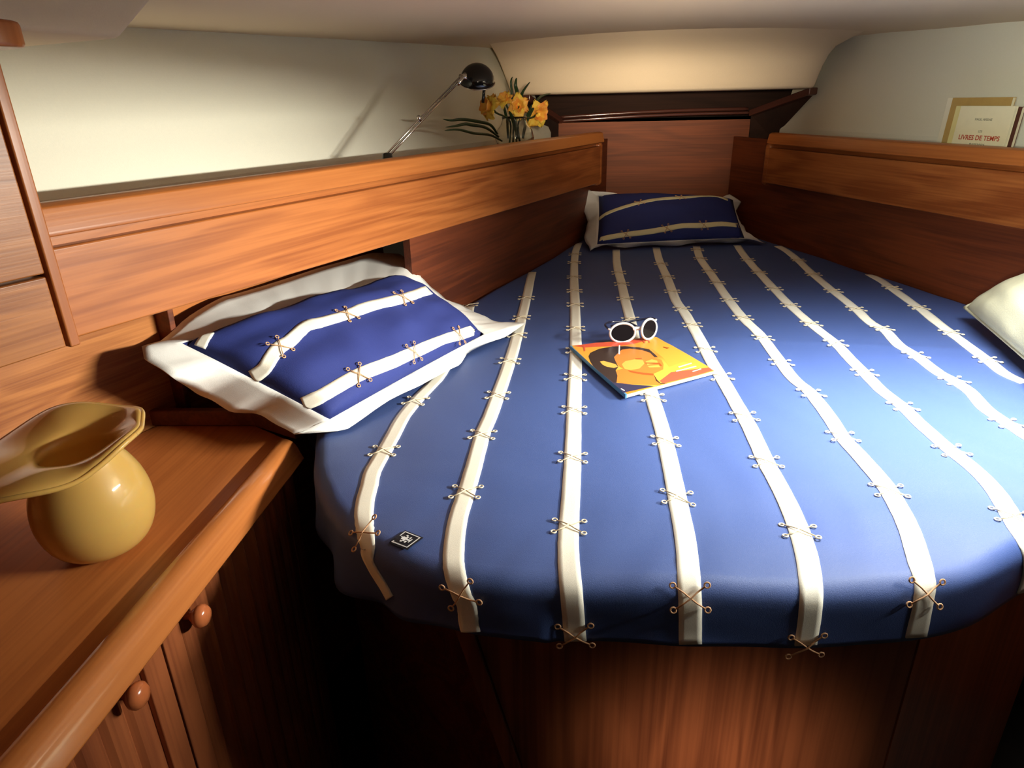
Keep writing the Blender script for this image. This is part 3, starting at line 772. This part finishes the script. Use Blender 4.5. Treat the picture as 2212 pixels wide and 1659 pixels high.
# ---------------------------------------------------------------- magazine
def magazine():
    z = .9535
    c00 = onz(1232, 747, z+.008); c01 = onz(1352, 852, z+.008); c11 = onz(1543, 801, z+.008); c10 = onz(1418, 728, z+.008)
    # u along the spine-to-edge (c01->c11), v up the cover (c01->c00)
    r = empty('magazine', (c00+c11)/2-Vector((0, 0, .008)), 'orange magazine with a portrait cover lying on the blue bedspread', 'magazine')
    P = lambda u, v, dz=0: (c01*(1-u)*(1-v)+c11*u*(1-v)+c10*u*v+c00*(1-u)*v)+Vector((0, 0, dz))
    pg = plain('paper', (.85,.85,.86), .7, .2)
    hexa('pages', [P(.01,.006,-.0078),P(.99,.006,-.0078),P(.99,.994,-.0078),P(.01,.994,-.0078),P(.01,.006,-.0005),P(.99,.006,-.0005),P(.99,.994,-.0005),P(.01,.994,-.0005)], pg, r)
    cv, N, L, B = new_mat('cover_orange')
    # printed backdrop: yellow to orange
    tc = N.new('ShaderNodeTexCoord'); n1 = N.new('ShaderNodeTexNoise'); n1.inputs['Scale'].default_value = 7
    L.new(tc.outputs['Object'], n1.inputs['Vector']); rp = N.new('ShaderNodeValToRGB')
    rp.color_ramp.elements[0].position = .35; rp.color_ramp.elements[0].color = (.85,.24,.03,1); rp.color_ramp.elements[1].position = .6; rp.color_ramp.elements[1].color = (.88,.47,.06,1)
    L.new(n1.outputs['Fac'], rp.inputs['Fac']); L.new(rp.outputs['Color'], B.inputs['Base Color']); B.inputs['Roughness'].default_value = .3
    hexa('cover', [P(0,0,-.0005),P(1,0,-.0005),P(1,1,-.0005),P(0,1,-.0005),P(0,0,.0002),P(1,0,.0002),P(1,1,.0002),P(0,1,.0002)], cv, r)
    hexa('spine', [P(-.004,0,-.008),P(.012,0,-.008),P(.012,1,-.008),P(-.004,1,-.008),P(-.004,0,.0003),P(.012,0,.0003),P(.012,1,.0003),P(-.004,1,.0003)], plain('spine_blue', (.08,.25,.42), .4), r)
    # cover art as flat print, px measured in a zoom of (1180,660)-(1600,880), factor 2212/420
    k = 420/2212
    def inv(px, py):
        X = onz(1180+px*k, 660+py*k, z+.008)
        return X
    cols = {'hair': (.035,.02,.02), 'skin': (.80,.22,.035), 'light': (.84,.44,.08), 'navy': (.03,.03,.08), 'red': (.72,.10,.05), 'yel': (.84,.38,.05), 'white': (.85,.8,.78), 'deep': (.45,.10,.02)}
    mats = {a: plain('print_'+a, b, .3, .4) for a, b in cols.items()}
    order = list(cols)
    shapes = [
     ('yel', [(1210,345),(1420,450),(1640,575),(1850,700),(1560,640),(1400,700),(1330,600),(1210,500),(1050,455)]),
     ('red', [(1850,705),(1900,740),(1700,800),(1330,890),(1290,860),(1420,760)]),
     ('red', [(300,462),(560,425),(900,410),(1180,350),(1150,400),(980,440),(800,465),(560,470),(440,480)]),
     ('yel', [(300,475),(420,480),(640,470),(520,520),(480,590),(500,640),(530,690)]),
     ('skin', [(800,740),(900,710),(1230,800),(1300,890),(1330,910),(1180,905),(860,885),(800,860)]),
     ('skin', [(760,560),(850,500),(950,478),(1100,500),(1200,540),(1250,600),(1310,620),(1335,670),(1330,730),(1230,775),(1100,765),(950,740),(840,700),(790,640)]),
     ('hair', [(480,580),(500,540),(600,495),(750,468),(900,465),(1060,478),(1170,500),(1240,560),(1270,590),(1230,590),(1180,540),(1090,510),(950,492),(860,505),(820,540),(770,590),(790,640),(820,700),(790,740),(810,800),(800,880),(760,880),(620,770),(540,700),(500,640)]),
     ('light', [(610,640),(650,632),(720,650),(790,670),(815,700),(770,712),(690,700),(640,675)]),
     ('light', [(860,670),(900,635),(1000,615),(1100,625),(1115,665),(1060,720),(960,738),(890,725)]),
     ('light', [(1130,640),(1200,615),(1260,630),(1270,655),(1150,680)]),
     ('light', [(1150,690),(1280,680),(1300,705),(1170,708)]),
     ('deep', [(1010,605),(1090,598),(1085,610),(1015,614)]),
     ('deep', [(1130,652),(1290,655),(1320,690),(1295,690),(1280,668),(1130,662)]),
     ('deep', [(930,740),(1100,768),(1220,778),(1225,798),(1100,788),(960,762)]),
     ('hair', [(1225,785),(1260,850),(1300,885),(1390,895),(1300,893),(1250,860)]),
     ('navy', [(560,720),(760,880),(820,885),(1000,905),(1230,920),(900,990),(880,1000),(820,940)]),
     ('white', [(1500,700),(1650,655),(1655,665),(1510,710)]),
     ('white', [(1475,748),(1700,690),(1710,700),(1480,757)]),
     ('white', [(1660,752),(1760,720),(1765,730),(1668,760)]),
     ('red', [(420,465),(440,462),(445,520),(430,525)]),
     ('white', [(850,945),(895,970),(888,978),(848,955)]),
     ('red', [(1090,400),(1105,398),(1125,430),(1115,432)]), ('red', [(1145,385),(1160,384),(1180,425),(1170,428)]), ('deep', [(1330,470),(1400,485),(1380,495),(1335,482)]),
     ('white', [(825,455),(840,455),(838,560),(820,560)]),
    ]
    V = []; Fc = []; fm = []
    for i, (mname, poly) in enumerate(shapes):
        b = len(V)
        for (x, y) in poly: V.append(inv(x, y)+Vector((0, 0, .00035+.00003*i)))
        Fc.append(tuple(range(b, b+len(poly)))); fm.append(order.index(mname))
    me = bpy.data.meshes.new('cover_print'); off = wloc(r)
    bm = bmesh.new(); vs = [bm.verts.new(tuple(v-off)) for v in V]
    for f, k2 in zip(Fc, fm):
        fc = bm.faces.new([vs[i] for i in f]); fc.material_index = k2
    bm.normal_update()
    for fc in bm.faces:
        if fc.normal.z < 0: fc.normal_flip()
    bmesh.ops.triangulate(bm, faces=bm.faces[:]); bm.to_mesh(me); bm.free()
    for a in order: me.materials.append(mats[a])
    o = bpy.data.objects.new('cover_print', me); COL.objects.link(o); o.parent = r
    o['label'] = 'printed portrait with black hair on an orange ground'
magazine()

# ---------------------------------------------------------------- sunglasses
def sunglasses():
    zb = .9632
    wf = plain('white_plastic', (.82,.80,.80), .3, .5); ln = plain('smoked_lens', (.012,.010,.012), .05, .8); tp = plain('navy_temple', (.01,.012,.035), .2, .6)
    cl = onz(1345, 712, zb+.018); crr = onz(1394, 706, zb+.018)
    # lens discs tilted towards the viewer
    r = empty('sunglasses', (cl+crr)/2-Vector((0, 0, .018)), 'white framed oval sunglasses with dark lenses on top of the magazine', 'sunglasses')
    c1 = onz(1345, 719, zb+.017); c2 = onz(1402, 711, zb+.019)
    ang = math.atan2((c2-c1).y, (c2-c1).x)
    lens_w, lens_h = .0265, .0190
    for c, yaw, sx, side in ((c1, ang-.15, 1, -1), (c2, ang+.55, 1, 1)):
        ex = Vector((cos(yaw), sin(yaw), .12 if side > 0 else .02)).normalized()
        ey = Vector((-sin(yaw)*.30, cos(yaw)*.30, .95)).normalized()
        ez = ex.cross(ey)
        def E(t, a, b, d=0): 
            return c + ex*(a*cos(t)*(1.0 if cos(t)*side > 0 else .98)) + ey*(b*sin(t)) + ez*d
        k = 28; w_, h_ = lens_w, lens_h
        V = [E(2*pi*i/k, w_, h_, .001) for i in range(k)]+[E(2*pi*i/k, w_, h_, -.001) for i in range(k)]
        f = [tuple(range(k)), tuple(range(k, 2*k))]+[(i, (i+1) % k, k+(i+1) % k, k+i) for i in range(k)]
        mesh('lens', V, f, ln, r)
        ringp = [E(2*pi*i/k, w_+.0015, h_+.0015) for i in range(k+1)]
        v, f = tube_geo(ringp, [.0028]*(k+1), 8, False)
        # hinge tip
        tip = tube_geo([E(radians(25 if side > 0 else 155), w_+.001, h_+.001), E(radians(25 if side > 0 else 155), w_+.009, h_+.006)], .0024, 6)
        V2, F2 = join_geo((v, f), tip)
        mesh('rim', V2, F2, wf, r, smooth=True)
        h0 = E(radians(25 if side > 0 else 155), w_+.008, h_+.006)
        if side < 0:
            bk = Vector((-sin(ang), cos(ang), 0)); rt = Vector((cos(ang), sin(ang), 0))
            path = cat_rom([h0, h0+bk*.018+Vector((0,0,.004)), h0+bk*.035+rt*.02+Vector((0,0,.003)), h0+bk*.036+rt*.06+Vector((0,0,-.002)), h0+bk*.02+rt*.085+Vector((0,0,-.014))], 5)
        else:
            bk = Vector((-sin(ang), cos(ang), 0)); rt = Vector((cos(ang), sin(ang), 0))
            path = cat_rom([h0, h0+bk*.012-rt*.01, h0+bk*.018-rt*.05+Vector((0,0,-.004)), h0+bk*.016-rt*.10+Vector((0,0,-.01))], 5)
        mesh('temple', *tube_geo(path, .0024, 7), tp, r, smooth=True)
    # bridge
    m = (c1+c2)/2
    V, f = tube_geo(cat_rom([c1.lerp(c2, .36)+Vector((0,0,.006)), m+Vector((0,0,.006)), c1.lerp(c2, .70)+Vector((0,0,.004))], 4), .0042, 8)
    mesh('bridge', V, f, wf, r, smooth=True)
sunglasses()

# ---------------------------------------------------------------- yellow glass vase
def vase():
    gm, N, L, B = new_mat('amber_frosted_glass')
    B.inputs['Base Color'].default_value = (.72,.46,.13,1); B.inputs['Roughness'].default_value = .42
    B.inputs['Transmission Weight'].default_value = .35; B.inputs['IOR'].default_value = 1.3
    B.inputs['Coat Weight'].default_value = .7; B.inputs['Coat Roughness'].default_value = .06
    B.inputs['Subsurface Weight'].default_value = .4; B.inputs['Subsurface Radius'].default_value = (.05, .03, .01)
    cx_, cy_, z0 = -.612, .676, .9205
    r = empty('glass_vase', (cx_, cy_, z0), 'frosted amber yellow glass vase with wide wavy flared lip on the worktop', 'vase')
    seg = 72
    prof = [(.004,.0),(.034,.0005),(.050,.008),(.062,.024),(.068,.044),(.070,.062),(.068,.082),(.063,.101),(.055,.118),(.048,.130),(.044,.138)]
    V = []; Fc = []
    def ringv(rr, h, fl=0.0):
        out = []
        for k in range(seg):
            t = 2*pi*k/seg
            # fl: 0 body .. 1 lip edge. direction t=0 is +X
            lobe = 1 + fl*(.30*cos(t-3.35) + .05*cos(2*(t-.35)) + .03*cos(3*t+1.2) + .02*cos(5*t))
            zz = fl*(.010*cos(t-.7) + .0045*cos(3*t-.4) + .003*cos(5*t+1) - .014*max(0, cos(t-4.0)))
            out.append(Vector((cx_+rr*lobe*cos(t), cy_+rr*lobe*sin(t), z0+h+zz)))
        return out
    lip = [(.047,.144,.12),(.058,.150,.3),(.074,.154,.55),(.089,.156,.78),(.100,.156,.93),(.106,.154,1.0)]
    rows = [ringv(a, h) for a, h in prof]+[ringv(a, h, f) for a, h, f in lip]
    inner = [ringv(a-.004*(1-f*.6), h+.004, f) for a, h, f in reversed(lip)]+[ringv(a-.004, h+(.004 if h < .03 else .001)) for a, h in reversed(prof[1:])]
    rows_body = rows[:len(prof)+1]
    rows = rows+inner
    V = [p for rw in rows for p in rw]; n = len(rows)
    for i in range(n-1):
        for k in range(seg): Fc.append((i*seg+k, i*seg+(k+1) % seg, (i+1)*seg+(k+1) % seg, (i+1)*seg+k))
    Fc += [tuple(range(seg)), tuple(range((n-1)*seg, n*seg))]
    # split body / lip as parts
    nb = len(prof)+1
    o = mesh('vase_body', V, Fc, gm, r, smooth=True)
    m = o.modifiers.new('ss', 'SUBSURF'); m.levels = 1; m.render_levels = 1
    # thickened rim bead
    e = ringv(.1063, .154, 1.0); e.append(e[0])
    mesh('rim', *tube_geo(e, .0032, 8, False), gm, r, smooth=True)
vase()

# ---------------------------------------------------------------- reading lamp
def lamp():
    foot = onpl(838, 350, FL(0, -.05, 0), nL); foot.z = 1.322
    top = onpl(1001, 166, FL(0, -.05, 0), nL)
    r = empty('reading_lamp', foot, 'chrome armed reading lamp with black dome shade on the left shelf', 'lamp')
    mesh('base', *revolve_geo([(.034, 0), (.036, .004), (.033, .010), (.012, .014), (.010, .026), (.004, .028)], foot, 28), black_gl, r, smooth=True)
    d = (top-foot).normalized(); f2 = foot+Vector((0, 0, .018))
    sd = Vector((0, 0, 1)).cross(d).normalized(); up = d.cross(sd)*-1
    mesh('arm', *join_geo(tube_geo([f2, top], .0026, 8), tube_geo([f2-up*.008, top-up*.008+d*-.02], .0022, 8), tube_geo([f2+d*.16-up*.010, f2+d*.16+up*.003], .0045, 8)), chrome, r, smooth=True)
    mesh('joint', *join_geo(tube_geo([top-d*.035, top+d*.012], .006, 10), tube_geo([top-sd*.010, top+sd*.010], .007, 12)), chrome, r, smooth=True)
    c = onpl(1031, 178, FL(0, -.05, 0), nL)
    ax = (UU*.97 + RR*-.16).normalized()
    ax = Vector((.10, -.42, .95)).normalized()
    Rr = .047; prof = [(Rr*cos(radians(a)), Rr*1.02*sin(radians(a))) for a in range(0, 90, 9)]+[(.0015, Rr*1.02)]
    pin = [((Rr-.0025)*cos(radians(a)), (Rr-.0025)*sin(radians(a))) for a in range(81, -1, -9)]
    mesh('lamp_shade', *revolve_geo(prof, c, 40, ax), black_gl, r, smooth=True)
    v, f = revolve_geo(pin, c, 40, ax); mesh('reflector', v, f[:-2], refl, r, smooth=True)
    ring = [c + (q1*cos(t)+q2*sin(t))*Rr for q1, q2 in [(ax.orthogonal().normalized(), ax.cross(ax.orthogonal().normalized()))] for t in [2*pi*k/36 for k in range(37)]]
    mesh('shade_rim', *tube_geo(ring, .0014, 6, False), chrome, r, smooth=True)
    # link from joint to the shade
    mesh('bracket', *tube_geo([top, c-RR*.044+UU*.006], .004, 8), chrome, r, smooth=True)
    q = onpl(1046, 190, FL(0, -.05, 0), nL); q2 = onpl(1043, 222, FL(0, -.05, 0), nL)
    mesh('bulb_stem', *tube_geo([q+UU*.02, q, q2], .0042, 10), black_gl, r, smooth=True)
lamp()

# ---------------------------------------------------------------- flowers in a clear vase
def flowers():
    gl, N, L, B = new_mat('clear_glass'); B.inputs['Base Color'].default_value = (.95,.97,.93,1); B.inputs['Roughness'].default_value = .02
    B.inputs['Transmission Weight'].default_value = 1.0; B.inputs['IOR'].default_value = 1.45
    base = onpl(1112, 312, FL(0, -.085, 0), nL); base.z = 1.3085
    prof = [(.004,0),(.046,.0),(.056,.012),(.062,.03),(.056,.055),(.044,.070),(.038,.086),(.040,.094)]
    inner = [(a-.0022, h+.001) for a, h in reversed(prof[1:])]
    v, f = revolve_geo(prof+inner, base, 36)
    vz = mesh('flower_vase', v, f, gl, None, smooth=True, origin=base)
    tag(vz, 'clear glass vase holding the yellow flowers on the left shelf', 'vase')
    pet = []
    for nm, c1_, c2_ in (('petal_orange', (.80,.28,.05), (.85,.50,.07)), ('petal_yellow', (.85,.50,.06), (.92,.72,.10))):
        m, N, L, B = new_mat(nm); tc = N.new('ShaderNodeTexCoord'); n = N.new('ShaderNodeTexNoise'); n.inputs['Scale'].default_value = 45
        L.new(tc.outputs['Object'], n.inputs['Vector']); rp = N.new('ShaderNodeValToRGB')
        rp.color_ramp.elements[0].position = .38; rp.color_ramp.elements[0].color = (*c1_, 1); rp.color_ramp.elements[1].position = .62; rp.color_ramp.elements[1].color = (*c2_, 1)
        L.new(n.outputs['Fac'], rp.inputs['Fac']); L.new(rp.outputs['Color'], B.inputs['Base Color']); B.inputs['Roughness'].default_value = .55
        B.inputs['Subsurface Weight'].default_value = .2; B.inputs['Subsurface Radius'].default_value = (.01, .006, .002)
        pet.append(m)
    green = plain('leaf_green', (.018,.045,.014), .45, .4, noise_amt=.4, nscale=60)
    wallp = FL(0, -.085, 0)
    spec = [((1057,231), .043, (-.75,-.55,.25), 'ruffled orange flower at the far left of the vase, below the lamp', 1),
            ((1089,213), .032, (-.25,-.5,.55), 'small orange flower at the back between its two larger neighbours', 0),
            ((1120,229), .038, (.05,-.85,.20), 'round orange flower with yellow edge in the middle of the bunch', 0),
            ((1163,246), .045, (.45,-.70,-.10), 'drooping flower with bright yellow lower petals at the right of the bunch', 1)]
    def petal_geo(c, ax, phi, ln, wd, open_, seed):
        a = ax.orthogonal().normalized(); b = ax.cross(a); rad = a*cos(phi)+b*sin(phi); tan = ax.cross(rad)
        V = []; Fc = []; n, m = 7, 6
        for i in range(n+1):
            t = i/n; wv = wd*sin(pi*min(1, t*.86+.10))**.7
            for j in range(m+1):
                u = j/m-.5
                el = open_*(t**.8)
                p = c + rad*(ln*t*sin(el+.25)) + ax*(ln*t*cos(el+.25)) + tan*(u*2*wv)
                p += rad*(-.35*wv*(1-(2*u)**2)*-.5) + ax*(.005*t*noise.noise(Vector((t*5+seed, u*7, seed)))*2.2) + rad*(.004*t*sin(u*11+seed))
                V.append(p)
        for i in range(n):
            for j in range(m): q = i*(m+1)+j; Fc.append((q, q+1, q+m+2, q+m+1))
        return V, Fc
    def leaf(path, w, par, nm='leaf', tw=0):
        P = cat_rom(path, 6); n = len(P); V = []
        for i, p in enumerate(P):
            t = (P[min(i+1, n-1)]-P[max(i-1, 0)]).normalized(); s = t.cross(ray(1100, 250)).normalized()
            k = sin(pi*min(1, .12+.88*i/(n-1)))**.6*w
            V += [p-s*k, p+nL*.0015, p+s*k]
        V2 = [v-nL*.0012 for v in V]; m = len(V); Fc = []
        for i in range(n-1):
            for j in range(2):
                a = i*3+j; Fc.append((a, a+1, a+4, a+3)); Fc.append((m+a, m+a+1, m+a+4, m+a+3))
            for j in (0, 2): a = i*3+j; Fc.append((a, a+3, m+a+3, m+a))
        for i in (0, n-1):
            for j in range(2): a = i*3+j; Fc.append((a, a+1, m+a+1, m+a))
        return mesh(nm, V+V2, Fc, green, par, smooth=True)
    def PW(x, y, off=-.085): return onpl(x, y, FL(0, off, 0), nL)
    leaves = {0: [([(1075,290),(1060,270),(1035,263),(1000,258),(975,260),(957,257)], .0042), ([(1078,296),(1050,276),(1020,270),(1005,268),(985,272),(962,275)], .0042), ([(1085,305),(1060,292),(1025,288),(990,280),(960,282)], .0036)],
              1: [([(1098,300),(1095,260),(1090,235),(1085,215)], .004), ([(1112,240),(1118,205),(1114,185),(1116,168)], .0055), ([(1108,240),(1106,200),(1104,178),(1107,166)], .003)],
              2: [([(1122,240),(1126,215),(1130,198),(1145,177)], .0042), ([(1130,300),(1136,270),(1142,245),(1150,225)], .005)],
              3: [([(1140,260),(1158,222),(1170,208),(1190,202)], .0042), ([(1120,300),(1112,270),(1105,250),(1100,240)], .005)]}
    for i, (px, sz, ax, lab, mi) in enumerate(spec):
        off = (-.075, -.115, -.070, -.065)[i]
        c = PW(*px, off); ax = Vector(ax).normalized()
        r = empty('flower', Vector((base.x, base.y, base.z+.004)), lab, 'flower', 'flowers in the glass vase')
        stem = cat_rom([base+Vector(((i-1.5)*.012, .0, .006)), base+Vector(((i-1.5)*.009, 0, .08)), c.lerp(base, .25)+Vector((0, 0, .015)), c-ax*.014], 5)
        mesh('stem', *tube_geo(stem, .0032, 6), green, r, smooth=True)
        for k in range(6):
            V, Fc = petal_geo(c-ax*.012, ax, k*pi/3+i*.4, sz*(.95+.15*sin(k*2.1+i)), sz*.46, 1.15, k+i*7)
            o = mesh('petal', V, Fc, pet[1 if (mi and k % 2) else (0 if k % 3 else 1)], r, smooth=True)
            s_ = o.modifiers.new('t', 'SOLIDIFY'); s_.thickness = .0009
        # trumpet
        V = []; Fc = []; sg = 24
        for a_i in range(6):
            t = a_i/5; rr = sz*(.18+.34*t**1.3)
            a1 = ax.orthogonal().normalized(); b1 = ax.cross(a1)
            for q in range(sg):
                th = 2*pi*q/sg; w2 = 1+.16*t*sin(th*6+i)
                V.append(c-ax*.012+ax*(sz*.75*t)+(a1*cos(th)+b1*sin(th))*rr*w2)
        for a_i in range(5):
            for q in range(sg): Fc.append((a_i*sg+q, a_i*sg+(q+1) % sg, (a_i+1)*sg+(q+1) % sg, (a_i+1)*sg+q))
        o = mesh('trumpet', V, Fc, pet[0], r, smooth=True); s_ = o.modifiers.new('t', 'SOLIDIFY'); s_.thickness = .0009
        for (path, w) in leaves[i]: leaf([PW(x, y, off-.01) for x, y in path], w, r)
flowers()

# ---------------------------------------------------------------- paperbacks on the right shelf
def books():
    Z = 1.2945
    paper = plain('book_pages', (.78,.72,.52), .8, .2, noise_amt=.1, nscale=200)
    cr = plain('cover_cream', (.80,.74,.50), .6, .3, noise_amt=.04, nscale=60); cr2 = plain('cover_ivory', (.82,.78,.62), .6, .3, noise_amt=.04)
    tan = plain('cover_tan', (.50,.33,.11), .6, .3, noise_amt=.12, nscale=50); br_ = plain('cover_brown', (.12,.045,.03), .5, .3, noise_amt=.1)
    yl = plain('cover_yellow', (.74,.66,.30), .6, .3, noise_amt=.05)
    def book(o_, pxl, pxr, ytop, th, mat, label, lean=.04, pg=True):
        """cover plane parallel to the right side at offset o_ (towards the room)"""
        a = onpl(pxl, 300, FR(0, o_, 0), nR); b = onpl(pxr, 310, FR(0, o_, 0), nR)
        t_ = onpl((pxl+pxr)/2, ytop, FR(0, o_, 0), nR).z
        sa, sb = (a-pR).dot(dR), (b-pR).dot(dR)   # sa > sb
        r = empty('book', FR((sa+sb)/2, o_-th/2, Z), label, 'book', 'paperbacks on the right shelf')
        def P(s, o2, z): return FR(s, o2-(z-Z)*lean*.6, z)+Vector((0, 0, 0))
        def bx_(nm, s0, s1, o0, o1, z0, z1, mt, bv=0.0008):
            return hexa(nm, [P(s0,o0,z0),P(s1,o0,z0),P(s1,o1,z0),P(s0,o1,z0),P(s0,o0,z1),P(s1,o0,z1),P(s1,o1,z1),P(s0,o1,z1)], mt, r, bv)
        c = .0008
        bx_('cover', sa, sb, o_-c, o_, Z, t_, mat, 0); bx_('cover', sa, sb, o_-th, o_-th+c, Z, t_, mat, 0)
        bx_('spine', sa-c, sa, o_-th+c, o_-c, Z, t_, mat, 0)
        bx_('pages', sa-c*1.5, sb+.001, o_-th+c, o_-c, Z+.001, t_-.001, paper, 0)
        return r, sa, sb, t_, P
    book(-.052, 2024, 2146, 211, .010, cr2, 'pale ivory book at the back left of the paperback stack', .10)
    book(-.041, 2034, 2158, 211, .010, tan, 'tall tan book showing above the front paperback', .10)
    book(-.030, 2064, 2184, 231, .010, br_, 'dark brown book peeking out at the right of the paperbacks', .10)
    book(-.019, 2046, 2160, 229, .008, yl, 'slim yellowish paperback directly behind the front one', .10)
    r, sa, sb, t_, P = book(-.010, 2056, 2169, 229, .009, cr, 'front cream paperback with red title lettering', .10)
    red = plain('print_red', (.50,.07,.03), .6); ink = plain('print_ink', (.12,.12,.07), .6)
    ex = (P(sb, -.010, Z)-P(sa, -.010, Z)).normalized(); ez = (P(sa, -.010, t_)-P(sa, -.010, Z)).normalized(); en = ex.cross(ez)
    if en.dot(nR) < 0: en = -en
    Wb = abs(sa-sb); Hb = t_-Z
    def text(s, u, v, size, mat, sx=1.0, bold=0.0):
        cu_ = bpy.data.curves.new('t', 'FONT'); cu_.body = s; cu_.size = size; cu_.align_x = 'CENTER'; cu_.align_y = 'CENTER'; cu_.extrude = .00008; cu_.offset = bold
        to = bpy.data.objects.new('t', cu_); COL.objects.link(to); dg = bpy.context.evaluated_depsgraph_get()
        me = bpy.data.meshes.new_from_object(to.evaluated_get(dg)); bpy.data.objects.remove(to)
        me.materials.clear(); me.materials.append(mat)
        o = bpy.data.objects.new('lettering', me); COL.objects.link(o); o.parent = r
        pos = P(sa, -.010, Z)+ex*(u*Wb)+ez*(v*Hb)+en*.0004
        o.location = pos-wloc(r); o.rotation_euler = Matrix((ex, ez, en)).transposed().to_euler(); o.scale = (sx, 1, 1)
    text('LIVRES DE TEMPS', .50, .38, .0155, red, 1.0, .0003)
    text('PAUL ARENE', .50, .74, .0075, ink, 1.15); text('LES', .50, .51, .0075, ink); text('ROMAN', .50, .26, .0055, ink, 2.2)
books()
